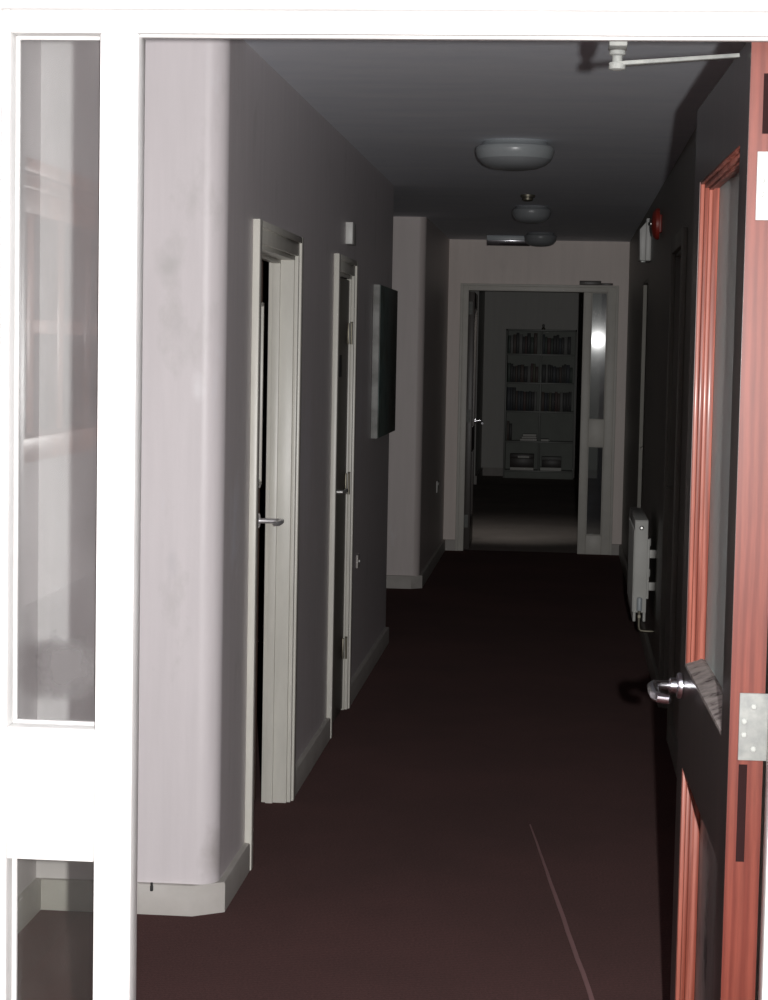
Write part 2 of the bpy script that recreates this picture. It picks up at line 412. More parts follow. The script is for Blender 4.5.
b = MB(); skirt_run(b, [(-1.95, YP2), (-.975, YP2), (XL, YP2 + .05), (XL, YE - .018)])
b.prism([(-.975, YP2), (XL, YP2 + .05), (XL - .03, YP2 + .03), (-.95, YP2 + .005)], 0, .083)
struct(b.build('baseboard_left_far', 'skirt_paint'), 'cream skirting round the far wall pier')
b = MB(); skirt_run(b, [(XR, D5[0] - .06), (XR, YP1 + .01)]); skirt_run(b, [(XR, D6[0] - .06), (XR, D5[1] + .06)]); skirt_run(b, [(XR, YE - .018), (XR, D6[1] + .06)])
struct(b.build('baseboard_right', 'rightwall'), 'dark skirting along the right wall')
b = MB(); skirt_run(b, [(XL, YE), (-.812, YE)]); skirt_run(b, [(.385, YE), (XR, YE)])
struct(b.build('baseboard_end', 'skirt_paint'), 'pale skirting either side of the far doorway')
struct(MB().box(-1.30, -1.285, -2.2, YP0, 0, .92, .003).build('trim_7', 'darkwood'))  # unseen dark dado added to weaken reflections in the lower sidelight pane
b = MB(); skirt_run(b, [(1.6, YP0), (1.6, -2.2)])
struct(b.build('baseboard_lobby', 'skirt_paint'))

# ------------------------------------------------------------------ white screen partition in front
PX0, PX1 = -.719, -.659       # post
JL, JR = -.859, .324          # inner faces of left / right jamb
RB, RT = .746, .957           # sidelight mid rail
HZ = 2.031
f = MB()
f.box(-.93, JL, YP0, YP1, 0, 2.085, .003)                 # left jamb
f.box(JR, JR + .075, YP0, YP1, 0, 2.085, .003)            # right jamb
f.box(JL, JR, YP0, YP1, HZ, 2.095, .003)                  # head
f.box(PX0, PX1, YP0 - .002, YP1 - .002, 0, HZ, .003)      # post
f.box(JL, PX0, YP0, YP1, RB, RT, .002)                    # mid rail
f.box(JL, PX0, YP0, YP1, 0, .14, .002)                    # bottom rail
# architrave round it
f.box(-.955, -.87, YP0 - .016, YP0, 0, 2.16, .004); f.box(JR + .012, JR + .10, YP0 - .016, YP0, 0, 2.16, .004)
f.box(-.93, JR + .09, YP0 - .0165, YP0 + .001, 2.065, 2.165, .004)
# rebate stops on the back of the head for the door
f.box(PX1 - .004, JR, YP0 + .012, YP0 + .03, HZ - .004, HZ + .002, .001)
frame = struct(f.build('trim_1', 'gloss_white'), 'white gloss screen frame with sidelight post, nearest the camera')
# glazing beads and panes of the sidelight
def bead_frame(x0, x1, z0, z1, y0, y1, t):
    m = MB()
    m.prism([(y0, z0), (y1, z0), (y1, z0 + t), (y0 + .003, z0 + t)], x0, x1, 'x')
    m.prism([(y0, z1), (y1, z1), (y1, z1 - t), (y0 + .003, z1 - t)], x0, x1, 'x')
    m.prism([(x0, y0), (x0, y1), (x0 + t, y1), (x0 + t, y0 + .004)], z0, z1, 'z')
    m.prism([(x1, y0), (x1, y1), (x1 - t * .3, y1), (x1 - t * .3, y0 + .004)], z0, z1, 'z')
    return m
bead_frame(JL, PX0, RT, HZ, YP0 + .034, YP0 + .045, .0045).build('glazing_bead', 'gloss_white', frame)
bead_frame(JL, PX0, .14, RB, YP0 + .034, YP0 + .045, .006).build('glazing_bead', 'gloss_white', frame)
win = struct(MB().box(JL + .002, PX0 - .002, YP0 + .045, YP0 + .051, RT + .002, HZ - .002).build('window_1', 'glass_dusty', smooth=False), 'dusty upper pane of the sidelight')
win2 = struct(MB().box(JL + .002, PX0 - .002, YP0 + .045, YP0 + .051, .142, RB - .002).build('window_2', 'glass_low', smooth=False), 'dark lower pane of the sidelight')
# masonry round the screen
w = MB(); w.box(-1.40, -.93, YP0, YP1, 0, CEIL); w.box(JR + .075, 1.7, YP0, YP1, 0, CEIL); w.box(-.93, JR + .075, YP0, YP1, 2.095, CEIL)
struct(w.build('wall_front', 'gloss_white'), 'white wall around the screen frame')

# ------------------------------------------------------------------ door_1: open red-stained glazed door
LX, LY = .267, 3.098          # hinge corner of the face turned to the corridor
LEN, TH, LH = .940, .053, 2.040
ang = math.atan2(-.021, .945)                 # lies almost along +y
d1 = empty('door_1', (LX, LY, 0), -ang)       # local: +y along leaf, +x = thickness
d1.rotation_euler = (0, 0, math.atan2(.021, .945))
struct(d1, 'open red-stained wooden door with glazed panels at the right'); d1['category'] = 'door'
ST = .115
Z0 = .008
fr = MB()
fr.box(0, TH, 0, ST, Z0, LH); fr.box(0, TH, LEN - ST, LEN, Z0, LH)
fr.box(.0005, TH - .0005, ST, LEN - ST, 1.89, LH, .001)
fr.box(.0005, TH - .0005, ST, LEN - ST, .75, .95, .001)
fr.box(.0005, TH - .0005, ST, LEN - ST, Z0, .23, .001)
# hinge edge is bare red wood, corridor face has its shade coloured into separate facing skins
leaf = fr.build('leaf_frame', 'redwood', d1)
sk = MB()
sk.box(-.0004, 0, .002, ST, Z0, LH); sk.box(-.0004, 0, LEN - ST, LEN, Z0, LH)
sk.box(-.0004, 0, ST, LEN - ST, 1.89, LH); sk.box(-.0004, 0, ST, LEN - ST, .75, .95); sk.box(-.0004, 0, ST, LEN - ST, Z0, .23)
o = sk.build('shaded_leaf_skin', 'darkwood', d1, smooth=False); o['label'] = 'varnished corridor face of the door with shade in its colour'
# moulded beads around both openings (stepped section)
def bead_ring(z0, z1):
    m = MB(); y0, y1 = ST, LEN - ST
    steps = [(.001, .009, .004), (.009, .017, .011), (.017, .025, .015), (.025, .037, .011), (.0435, .052, .004)]
    for xa, xb, t in steps:
        m.box(xa, xb, y1 - t, y1 + .0005, z0, z1, .0012)
        m.box(xa, xb, y0 - .0005, y0 + t, z0, z1, .0012)
        m.box(xa, xb, y0, y1, z1 - t, z1 + .0005, .0012)
    return m
bead_ring(.95, 1.89).build('glazing_bead', 'orangewood', d1)
bead_ring(.23, .75).build('glazing_bead', 'orangewood', d1)
o = MB().prism([(.0, .95), (.0, .956), (.030, .968), (.0375, .966), (.0375, .95)], ST, LEN - ST, 'y').build('sill_bead', 'dusty', d1)
o['label'] = 'grey dust-covered bottom bead'
MB().box(.0375, .043, ST - .004, LEN - ST + .004, .955, 1.887).build('glass_pane', 'glass_door', d1, smooth=False)
MB().box(.0375, .043, ST - .004, LEN - ST + .004, .234, .747).build('glass_pane', 'glass_door_low', d1, smooth=False)
# lever handle on the lock stile (corridor side)
HY, HZl = LEN - .075, .905
h = MB(); h.lathe([(.0, -.012), (.024, -.012), (.026, -.009), (.026, -.002)], (0, HY, HZl), 32, 'x')
hr = h.build('handle_rose', 'chrome', d1)
lv = MB(); lv.tube([(-.010, HY, HZl), (-.044, HY, HZl), (-.056, HY - .004, HZl), (-.061, HY - .016, HZl - .001), (-.062, HY - .05, HZl - .003), (-.060, HY - .095, HZl - .006), (-.052, HY - .112, HZl - .007), (-.034, HY - .118, HZl - .008)],
                   [.010, .010, .011, .011, .011, .0105, .010, .009], 16)
lv.lathe([(0, -.0275), (.013, -.0275), (.016, -.025), (.016, -.013), (.013, -.011)], (0, HY, HZl), 24, 'x')
lv.build('lever_handle', 'chrome', d1)
# same lever on the other face
lv = MB(); lv.tube([(TH + .004, HY, HZl), (TH + .044, HY, HZl), (TH + .057, HY - .006, HZl), (TH + .06, HY - .03, HZl), (TH + .06, HY - .12, HZl - .004)], .009, 14)
lv.lathe([(.026, TH), (.026, TH + .008), (.0, TH + .009)], (0, HY, HZl), 28, 'x')
lv.build('lever_handle', 'chrome', d1)
# cylinder lock
# hinges let into the edge, facing the camera
def hinge(z0, z1, mt='plate'):
    m = MB(); m.box(.014, TH + .006, -.0035, .002, z0, z1, .001)
    m.tube([(TH + .0105, -.003, z0), (TH + .0105, -.003, z1)], .0062, 12)
    m = m.build('hinge', mt, d1); m['label'] = 'pale steel hinge leaf' if mt == 'plate' else 'white painted hinge leaf'
    s = MB(); hh = z1 - z0
    for (xx, t) in ((.022, .42), (.036, .2), (.022, .62), (.037, .83)):
        s.lathe([(0, -.0052), (.0035, -.005), (.0048, -.0033)], (xx, 0, z0 + hh * (1 - t)), 14, 'y')
    s.build('screw', 'screw', m)
hinge(.935, 1.040); hinge(1.765, 1.868, 'white_hinge'); hinge(.20, .305)
o = MB().box(.016, .029, -.0012, .002, .775, .928).build('intumescent_strip', 'strip', d1)
o = MB().box(.020, .050, -.0012, .002, 1.895, 1.985).build('intumescent_strip', 'strip', d1)

# door closer arm from the head of the frame to the door
t = empty('door_closer', (.067, YP1 + .045, 2.001)); tag(t, 'pale metal door closer arm under the white head of the open red door', 'door closer')
t.rotation_euler = (0, 0, 0)
m = MB(); m.box(-.014, .014, -.05, .012, .022, .05, .003).build('bracket', 'plate', t)
m = MB(); m.lathe([(0, .030), (.012, .028), (.013, .016), (.008, .014), (.008, .004), (.013, .002), (.013, -.006), (.006, -.008), (0, -.008)], (0, 0, 0), 20); m.build('pivot', 'plate', t)
m = MB(); m.prism([(-.012, -.007), (-.005, -.013), (.190, .033), (.190, .050), (-.005, .012), (-.012, .006)], -.001, .005, 'z', .001); m = m.build('arm', 'plate', t); m.rotation_euler = (0, math.radians(-6.0), 0)

# ------------------------------------------------------------------ door frames on the left wall
def left_frame(n, y0, y1, head, label, deep=.085, stop_x=-.962):
    m = MB(); A = .060; x = XL
    pr = lambda s, base: None
    # linings
    m.box(x - deep, x + .001, y0 - .001, y0 + .018, 0, head, .0015)
    m.box(x - deep, x + .001, y1 - .018, y1 + .001, 0, head, .0015)
    m.box(x - deep, x + .001, y0, y1, head - .02, head + .001, .0015)
    # stops
    if stop_x:
        m.box(x - deep, stop_x, y0 + .018, y0 + .030, 0, head - .02, .001) if False else None
        m.box(stop_x - .025, stop_x, y1 - .030, y1 - .018, 0, head - .02, .001)
        m.box(stop_x - .025, stop_x, y0 + .018, y0 + .030, 0, head - .02, .001)
        m.box(stop_x - .025, stop_x, y0 + .02, y1 - .02, head - .032, head - .02, .001)
    # moulded architraves: two steps
    for (ya, yb, s) in ((y0 - A, y0 + .006, 1), (y1 - .006, y1 + A, -1)):
        m.box(x, x + .022, ya if s > 0 else ya + .022, yb - .022 if s > 0 else yb, 0, head + A, .003)
        m.box(x, x + .014, ya + .02 if s > 0 else ya, yb if s > 0 else yb - .02, 0, head + A - .019, .003)
    m.box(x, x + .0215, y0 - A + .018, y1 + A - .018, head + A - .022, head + A - .0005, .003)
    m.box(x, x + .0135, y0 - .004, y1 + .004, head - .006, head + A - .0205, .003)
    return struct(m.build('trim_%d' % n, 'cream_gloss'), label)
left_frame(2, D1[0], D1[1], HEAD, 'cream gloss frame of the nearer left-hand doorway')
left_frame(3, D2[0], D2[1], HEAD, 'cream gloss frame of the second left-hand doorway', .085, 0)

# door_2: ajar into the room, dark with a narrow glazed panel
a2 = math.radians(1.2)
d2 = empty('door_2', (XL - .087, D1[0] - .01, 0), a2)
struct(d2, 'dark door slightly ajar in the nearer left-hand doorway'); d2['category'] = 'door'
L2 = D1[1] - D1[0] + .0
m = MB(); m.box(-.044, 0, 0, L2 - .19, .008, HEAD - .026, .001)
m.box(-.044, 0, L2 - .06, L2, .008, HEAD - .026, .001)
m.box(-.0435, -.0005, L2 - .19, L2 - .06, .008, 1.10, .001); m.box(-.0435, -.0005, L2 - .19, L2 - .06, 1.70, HEAD - .026, .001)
m.build('leaf', 'darkdoor', d2)
m = MB(); 
m.box(-.002, .012, L2 - .195, L2 - .182, 1.095, 1.705, .002); m.box(-.002, .012, L2 - .068, L2 - .055, 1.095, 1.705, .002)
m.box(-.002, .012, L2 - .19, L2 - .06, 1.692, 1.705, .002); m.box(-.002, .012, L2 - .19, L2 - .06, 1.095, 1.108, .002)
o = m.build('vision_bead', 'cream_gloss', d2); o['label'] = 'pale bead round the narrow pane'
MB().box(-.025, -.019, L2 - .19, L2 - .06, 1.10, 1.70).build('glass_pane', 'glass', d2, smooth=False)
hy = L2 - .075
m = MB(); m.lathe([(.025, 0), (.025, .006), (.022, .009), (0, .009)], (0, hy, .975), 28, 'x'); m.build('handle_rose', 'satin', d2)
m = MB(); m.tube([(.006, hy, .975), (.060, hy, .975), (.074, hy - .002, .975), (.084, hy - .010, .976), (.086, hy - .03, .977), (.086, hy - .105, .977), (.076, hy - .12, .976)], [.009, .009, .010, .010, .010, .009, .008], 14)
m.build('lever_handle', 'satin', d2)
m = MB(); m.lathe([(.015, 0), (.015, .008), (.006, .011), (0, .011)], (0, hy, 1.10), 20, 'x'); m.build('lock_cylinder', 'satin', d2)

# door_3: closed, hinges on the far side
d3 = empty('door_3', (XL - .006, D2[1] - .02, 0), 0)
struct(d3, 'closed grey door in the second left-hand doorway'); d3['category'] = 'door'
WD = D2[1] - D2[0] - .04
m = MB(); m.box(-.040, 0, -WD, 0, .008, HEAD - .024, .002); m.build('leaf', 'leafpaint', d3)
for z in (.27, .98, 1.62):
    m = MB(); m.tube([(.012, -.003, z - .045), (.012, -.003, z + .045)], .0055, 12)
    m.lathe([(0, .0), (.004, .001), (.006, .004), (.006, .008)], (.012, -.003, z + .043), 12); m.box(-.004, .004, -.03, .0, z - .045, z + .045, .001)
    m.build('hinge', 'brass', d3)
m = MB(); m.lathe([(.024, 0), (.024, .006), (0, .009)], (0, -WD + .055, .98), 24, 'x'); m.tube([(.004, -WD + .055, .98), (.04, -WD + .055, .98), (.046, -WD + .066, .98), (.046, -WD + .16, .98)], .008, 12); m.build('lever_handle', 'brushed', d3)
MB().lathe([(.012, 0), (.012, .006), (0, .008)], (0, -WD + .055, 1.10), 18, 'x').build('lock_cylinder', 'chrome', d3)
MB().box(0, .002, -.36, -.26, 1.44, 1.53, .0005).build('door_sign', 'black', d3)

# ------------------------------------------------------------------ right wall doorways
def right_frame(n, y0, y1, head, label):
    m = MB(); A = .06; x = XR
    m.box(x, x + .11, y0 - .001, y0 + .02, 0, head, .0015); m.box(x, x + .11, y1 - .02, y1 + .001, 0, head, .0015)
    m.box(x, x + .11, y0, y1, head - .02, head + .001, .0015)
    if n == 5: return struct(m.build('trim_%d' % n, 'rightframe'), label)
    m.box(x - .02, x, y0 - A, y0 + .006, 0, head + A, .003); m.box(x - .02, x, y1 - .006, y1 + A, 0, head + A, .003)
    m.box(x - .0195, x, y0 + .003, y1 - .003, head - .006, head + A - .0005, .003)
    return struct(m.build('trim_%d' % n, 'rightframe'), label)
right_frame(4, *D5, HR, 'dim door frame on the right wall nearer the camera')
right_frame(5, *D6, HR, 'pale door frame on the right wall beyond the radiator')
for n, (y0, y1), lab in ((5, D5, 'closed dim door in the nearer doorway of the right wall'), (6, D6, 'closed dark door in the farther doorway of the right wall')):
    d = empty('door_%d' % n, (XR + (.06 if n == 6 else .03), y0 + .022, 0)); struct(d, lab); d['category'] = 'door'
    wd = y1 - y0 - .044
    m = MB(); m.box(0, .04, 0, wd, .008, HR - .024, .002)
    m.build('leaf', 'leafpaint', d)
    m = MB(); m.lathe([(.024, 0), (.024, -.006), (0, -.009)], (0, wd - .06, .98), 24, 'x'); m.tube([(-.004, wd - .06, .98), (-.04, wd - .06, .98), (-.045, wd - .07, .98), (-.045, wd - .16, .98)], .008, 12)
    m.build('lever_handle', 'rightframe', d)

# ------------------------------------------------------------------ far doorway screen
f = MB(); y0, y1 = YE - .02, YE + .10
f.box(-.808, -.758, y0, y1, 0, 2.064, .004); f.box(-.760, .309, y0 + .001, y1, 2.02, 2.063, .004); f.box(.307, .378, y0, y1, 0, 2.064, .004)
f.box(.125, .187, y0 + .003, y1, 0, 2.02, .004); f.box(.187, .307, y0 + .006, y1, .836, 1.043, .003); f.box(.187, .307, y0 + .004, y1, 0, .148, .003)
f.box(-.822, -.800, y0 - .012, y0 + .012, 0, 2.074, .004); f.box(.37, .392, y0 - .012, y0 + .012, 0, 2.074, .004); f.box(-.803, .373, y0 - .0115, y0 + .012, 2.056, 2.0735, .004)
ff = struct(f.build('trim_6', 'far_frame'), 'glossy painted frame of the far doorway with a narrow sidelight')
for z0, z1 in ((1.043, 2.02), (.148, .836)):
    m = MB(); m.box(.187, .193, y0 + .02, y0 + .035, z0, z1, .002); m.box(.301, .307, y0 + .02, y0 + .035, z0, z1, .002)
    m.box(.187, .307, y0 + .02, y0 + .035, z1 - .006, z1, .002); m.box(.187, .307, y0 + .02, y0 + .035, z0, z0 + .006, .002)
    m.build('glazing_bead', 'far_frame', ff)
def tilted_pane(name, x0, x1, y, z0, z1, yaw, pitch, mat, lab):
    o = MB().box(-(x1 - x0) / 2, (x1 - x0) / 2, -.003, .003, -(z1 - z0) / 2, (z1 - z0) / 2).build(name, mat, smooth=False)
    o.location = ((x0 + x1) / 2, y, (z0 + z1) / 2); o.rotation_euler = (pitch, 0, yaw); return struct(o, lab)
tilted_pane('window_3', .190, .304, y0 + .045, 1.045, 2.018, math.radians(-.70), math.radians(.35), 'glass_far', 'upper pane of the far sidelight catching the camera flash')
tilted_pane('window_4', .190, .304, y0 + .045, .150, .834, 0, 0, 'glass_far', 'lower pane of the far sidelight')
# dark strip modelled in place of a shadow above the frame
o = MB().box(.09, .255, YE - .03, YE, 2.076, 2.108, .003).box(.255, .345, YE - .016, YE, 2.076, 2.092, .002).build('shadow_strip', 'card')
tag(o, 'small dark flat strip standing in for a shadow above the far door frame', 'shadow strip')
# door_4: open into far room
d4 = empty('door_4', (-.757, YE + .02, 0), math.radians(1.0)); struct(d4, 'dark door standing open in the far doorway'); d4['category'] = 'door'
L4 = .84
m = MB(); m.box(0, .044, 0, .11, .01, 2.01, .002); m.box(0, .044, L4 - .11, L4, .01, 2.01, .002)
for a, b_ in ((.01, .23), (.76, .95), (1.89, 2.01)): m.box(.0005, .0435, .11, L4 - .11, a, b_, .001)
m.build('leaf_frame', 'card', d4)
MB().box(.019, .025, .11, L4 - .11, .95, 1.89).build('glass_pane', 'glass', d4, smooth=False)
MB().box(.019, .025, .11, L4 - .11, .23, .76).build('glass_pane', 'glass', d4, smooth=False)
for z in (.23, 1.05, 1.885):
    o = MB().box(.002, .030, -.004, .002, z - .05, z + .05, .001).tube([(.0, -.005, z - .05), (.0, -.005, z + .05)], .006, 10).build('hinge', 'plate', d4)
m = MB(); m.lathe([(.025, .044), (.025, .052), (0, .054)], (0, L4 - .07, .985), 24, 'x')
m.tube([(.05, L4 - .07, .985), (.10, L4 - .07, .985), (.115, L4 - .075, .983), (.15, L4 - .15, .967)] if False else [(.05, L4 - .07, .985), (.09, L4 - .07, .985), (.105, L4 - .08, .982), (.108, L4 - .19, .972)], .010, 12)
m.build('lever_handle', 'chrome', d4)

# ------------------------------------------------------------------ carpet seam
p0, p1 = Vector((-.078, 6.526)), Vector((.103, 4.757)); dd = (p1 - p0).normalized(); p1 = p0 + dd * 2.9; nn = Vector((-dd.y, dd.x)) * .0042
mb = MB()
N_ = 24
L_ = []; R_ = []
for k in range(N_ + 1):
    p = p0.lerp(p1, k / N_); j = random.uniform(-.0012, .0012); wv = .5 + .9 * min(1, k / 8)
    L_.append((p.x + nn.x * wv + j, p.y + nn.y)); R_.append((p.x - nn.x * wv + j, p.y - nn.y))
mb.prism(L_ + R_[::-1], .0, .0025, 'z')
tag(mb.build('carpet_seam', 'seam'), 'thin pink seam line running across the maroon carpet', 'carpet seam')

# ------------------------------------------------------------------ ceiling fittings
def dome(loc, D, H, label, mat='opal', rimmat='opal_dark', n=56):
    r = D / 2; t = empty('ceiling_light', (loc[0], loc[1], CEIL)); tag(t, label, 'ceiling light', 'round ceiling lights of the corridor')
    m = MB(); m.lathe([(r * .80, 0), (r * .84, -H * .10), (r * .98, -H * .20), (r, -H * .28), (r, -H * .36), (r * .97, -H * .50), (r * .93, -H * .62)], n=n); m.build('rim', mat, t)
    m = MB(); m.lathe([(r * .93, -H * .60), (r * .90, -H * .68), (r * .78, -H * .82), (r * .58, -H * .93), (r * .3, -H * .985), (0, -H)], n=n); m.build('diffuser', rimmat, t)
    return t
dome((-.228, 8.25), .322, .116, 'large round opal ceiling light nearest the camera')
dome((-.223, 11.9), .231, .10, 'small round ceiling light behind the smoke detector', 'opal_dark', 'opal_dark')
dome((-.203, 14.55), .235, .098, 'round ceiling light overlapping the box light by the far end', 'opal_dark', 'opal_dark')
t = empty('smoke_detector', (-.229, 11.02, CEIL)); tag(t, 'small smoke detector on the ceiling between the first two round lights', 'smoke detector')
MB().lathe([(.040, 0), (.040, -.012), (.034, -.016)], n=32).build('base', 'brass', t)
MB().lathe([(.030, -.014), (.030, -.028), (.022, -.034), (.010, -.036), (0, -.036)], n=32).build('sensor_head', 'brass', t)
t = empty('box_light', (-.445, 14.95, CEIL)); tag(t, 'shallow rectangular light fitting on the ceiling before the end wall', 'ceiling light')
MB().box(-.16, .16, -.045, .045, -.035, 0, .003).build('housing', 'greyplastic', t)
MB().prism([(-.045, -.035), (.045, -.035), (.035, -.072), (-.030, -.075)], -.158, .158, 'x', .003).build('diffuser', 'chrome', t)

# ------------------------------------------------------------------ wall fittings
o = MB().box(XL, XL + .030, 8.25, 8.38, 1.987, 2.077, .003).build('wall_box', 'plastic')
tag(o, 'small white plastic box on the left wall above the second doorway', 'wall box')
# bell and bulkhead
t = empty('wall_bell', (XR, 10.28, 2.215)); tag(t, 'red round fire alarm bell high on the right wall', 'alarm bell')
MB().box(-.018, 0, -.045, .045, -.045, .045, .004).build('backing_box', 'red', t)
MB().lathe([(.078, -.012), (.080, -.018), (.078, -.030), (.062, -.043), (.035, -.050), (.0, -.052)], n=40, axis='x').build('gong', 'red', t)
MB().lathe([(.009, -.050), (.009, -.056), (0, -.058)], n=14, axis='x').build('centre_nut', 'brushed', t)
t = empty('wall_light', (XR, 11.62, 2.20)); tag(t, 'white box light fitting on the right wall beside the red bell', 'emergency light')
MB().box(-.030, 0, -.12, .12, -.115, .125, .005).build('back_box', 'plastic', t)
MB().prism([(-.030, -.118), (-.062, -.112), (-.066, .062), (-.030, .105)], -.115, .115, 'y', .004).build('cover', 'plastic', t)
MB().box(-.056, -.030, -.125, -.115, -.125, -.112, .001).build('clip', 'screw', t)
# sockets
for (x, y, z, lab) in ((XL, 14.62, .56, 'small white wall socket on the left wall near the far doorway'), (XL, 8.95, .60, 'tiny wall socket low on the left wall under the picture')):
    t = empty('wall_socket', (x, y, z)); tag(t, lab, 'wall socket')
    if y > 10:
        MB().box(0, .009, -.09, .09, -.043, .043, .003).build('faceplate', 'plastic', t)
        for ya in (-.05, .035): MB().box(.009, .012, ya, ya + .015, .01, .025, .001).build('switch', 'plastic', t)
    else:
        MB().box(0, .008, -.035, .035, -.03, .03, .003).build('faceplate', 'skirt_paint', t)
        MB().lathe([(.006, .008), (.006, .014), (0, .016)], n=14, axis='x').build('switch', 'plastic', t)
# picture
t = empty('wall_picture', (XL, 9.94, 1.497)); tag(t, 'dark deep-edged canvas picture hanging on the left wall', 'picture')
MB().box(.002, .034, -.48, .48, -.365, .365, .003).build('stretcher_edge', 'canvas_edge', t)
MB().box(.034, .038, -.478, .478, -.363, .363, .001).build('canvas', 'canvas', t)
# cable clip on front skirting
o = MB().box(-1.096, -1.088, 5.298, 5.308, .067, .083, .002).tube([(-1.092, 5.303, .079), (-1.092, 5.303, .0905)], .0035, 8).build('cable_clip', 'black')
tag(o, 'tiny black cable clip on the skirting below the rounded corner', 'cable clip')

# ------------------------------------------------------------------ radiator
t = empty('radiator', (XR, 9.76, 0)); tag(t, 'white double panel radiator on the right wall', 'radiator')
RL = .80
for xa, xb, nm in ((-.108, -.094, 'front_panel'), (-.060, -.046, 'rear_panel')):
    m = MB(); m.box(xa, xb, 0, RL, .255, .745, .004)
    if nm == 'front_panel':
        for k in range(22):
            yy = .03 + k * (RL - .06) / 21
            m.box(xa - .004, xa + .002, yy - .009, yy + .009, .30, .70, .002)
    m.build(nm, 'rad', t)
m = MB()
for k in range(20):
    yy = .03 + k * (RL - .06) / 19; m.box(-.094, -.060, yy - .001, yy + .001, .30, .70)
m.build('convector_fins', 'rad', t)
m = MB(); m.box(-.109, -.045, -.006, .004, .300, .749, .003); m.box(-.109, -.045, RL - .004, RL + .006, .300, .749, .003); m.box(-.109, -.045, 0, RL, .744, .752, .002)
m.build('end_casing', 'rad', t)
MB().lathe([(.0, -.014), (.006, -.014), (.008, -.012), (.012, -.010), (.013, -.005)], (-.077, 0, .715), 6, 'y').build('bleed_plug', 'brushed', t)
for ya, yb in ((.06, .13), (RL - .13, RL - .06)): MB().box(-.046, -.032, ya, yb, .36, .655, .003).box(-.040, -.0005, ya + .02, yb - .02, .56, .60, .001).box(-.040, -.0005, ya + .02, yb - .02, .40, .44, .001).build('wall_bracket', 'rad', t)
m = MB(); m.lathe([(.009, -.035), (.013, -.033), (.0135, .022), (.011, .030), (.0, .032)], (-.078, -.018, .345), 20, 'z'); m.tube([(-.078, -.018, .345), (-.078, .004, .345)], .008, 12)
m.build('valve', 'greyplastic', t)
m = MB(); m.tube([(-.078, -.018, .31), (-.078, -.018, .24), (-.076, -.018, .222), (-.068, -.018, .214), (-.048, -.018, .212), (-.003, -.018, .212)], .0075, 12); m.lathe([(.012, -.008), (.012, .006)], (-.078, -.018, .285), 6, 'z'); m.build('pipe', 'brass', t)

# ------------------------------------------------------------------ bookcase and books in the far room
BX0, BX1, BY0, BY1, BH = -.735, .130, 24.62, 24.90, 1.83
t = empty('bookcase', ((BX0 + BX1) / 2, (BY0 + BY1) / 2, 0)); tag(t, 'grey two-bay bookcase against the back wall of the far room', 'bookcase')
hw, hd = (BX1 - BX0) / 2, (BY1 - BY0) / 2
for s in (-1, 1):
    MB().box(s * hw - (.02 if s > 0 else 0), s * hw + (0 if s > 0 else .02), -hd, hd, 0, BH, .002).build('side_panel', 'bookcase', t)
MB().box(-hw, hw, -hd, hd, BH - .022, BH, .002).build('top', 'bookcase', t)
MB().box(-hw + .02, hw - .02, hd - .012, hd, .08, BH - .02).build('back_panel', 'bookcase_back', t)
MB().box(-.011, .011, -hd + .01, hd - .012, .10, BH - .022, .001).build('divider', 'bookcase', t)
SH = [.10, .46, .83, 1.18, 1.53]
for z in SH:
    MB().box(-hw + .02, hw - .02, -hd + .004, hd - .012, z - .022, z, .001).build('shelf', 'bookcase', t)
MB().box(-hw + .02, hw - .02, -hd + .002, -hd + .018, 0, .078, .001).build('plinth', 'bookcase_back', t)
bcols = [('dark green', (.05, .08, .06)), ('black', (.03, .03, .03)), ('dark brown', (.09, .055, .04)), ('navy', (.035, .045, .06)),
         ('maroon', (.10, .045, .04)), ('grey', (.22, .22, .21)), ('pale', (.60, .58, .54)), ('olive', (.12, .12, .07))]
for nm, c in bcols: M['book_' + nm] = principled('book_cover_' + nm.replace(' ', '_'), c, rough=.45)
cx, cy = (BX0 + BX1) / 2, (BY0 + BY1) / 2
ords = 'first second third fourth fifth sixth seventh eighth ninth tenth eleventh twelfth thirteenth fourteenth fifteenth sixteenth seventeenth eighteenth'.split()
def make_book(w_, h_, d_, mat):
    m = MB(); m.box(-w_ / 2, w_ / 2, -d_ / 2, -d_ / 2 + .003, 0, h_, .001); m.box(-w_ / 2, -w_ / 2 + .002, -d_ / 2, d_ / 2, 0, h_); m.box(w_ / 2 - .002, w_ / 2, -d_ / 2, d_ / 2, 0, h_)
    c = m.build('book', mat)
    MB().box(-w_ / 2 + .002, w_ / 2 - .002, -d_ / 2 + .003, d_ / 2 - .004, .003, h_ - .004).build('pages', 'paper', c)
    return c
rows = [(SH[4], .19, .255, 'top shelf'), (SH[3], .19, .235, 'second shelf'), (SH[2], .20, .285, 'middle shelf')]
for z, hmin, hmax, rl in rows:
    for bay, (xa, xb) in (('left', (BX0 + .028, cx - .018)), ('right', (cx + .018, BX1 - .028))):
        x = xa; k = 0
        while k < 18:
            w_ = random.uniform(.022, .042)
            if x + w_ > xb - .004: break
            ci = random.choices(range(8), [5, 7, 5, 4, 2, 2, .9 if rl != 'middle shelf' else .15, 3])[0]
            nm = bcols[ci][0]; h_ = random.uniform(hmin, hmax)
            if rl == 'middle shelf': h_ = (.285 if bay == 'left' and k < 3 else random.uniform(.22, .245))
            if nm == 'pale': w_ = .013
            b_ = make_book(w_, h_, .17, 'book_' + nm); b_.location = (x + w_ / 2, BY0 + .10, z)
            tag(b_, '%s upright book, %s from left on the bookcase %s, %s bay' % (nm, ords[k], rl, bay), 'book', 'upright books on the bookcase')
            x += w_ + .002; k += 1
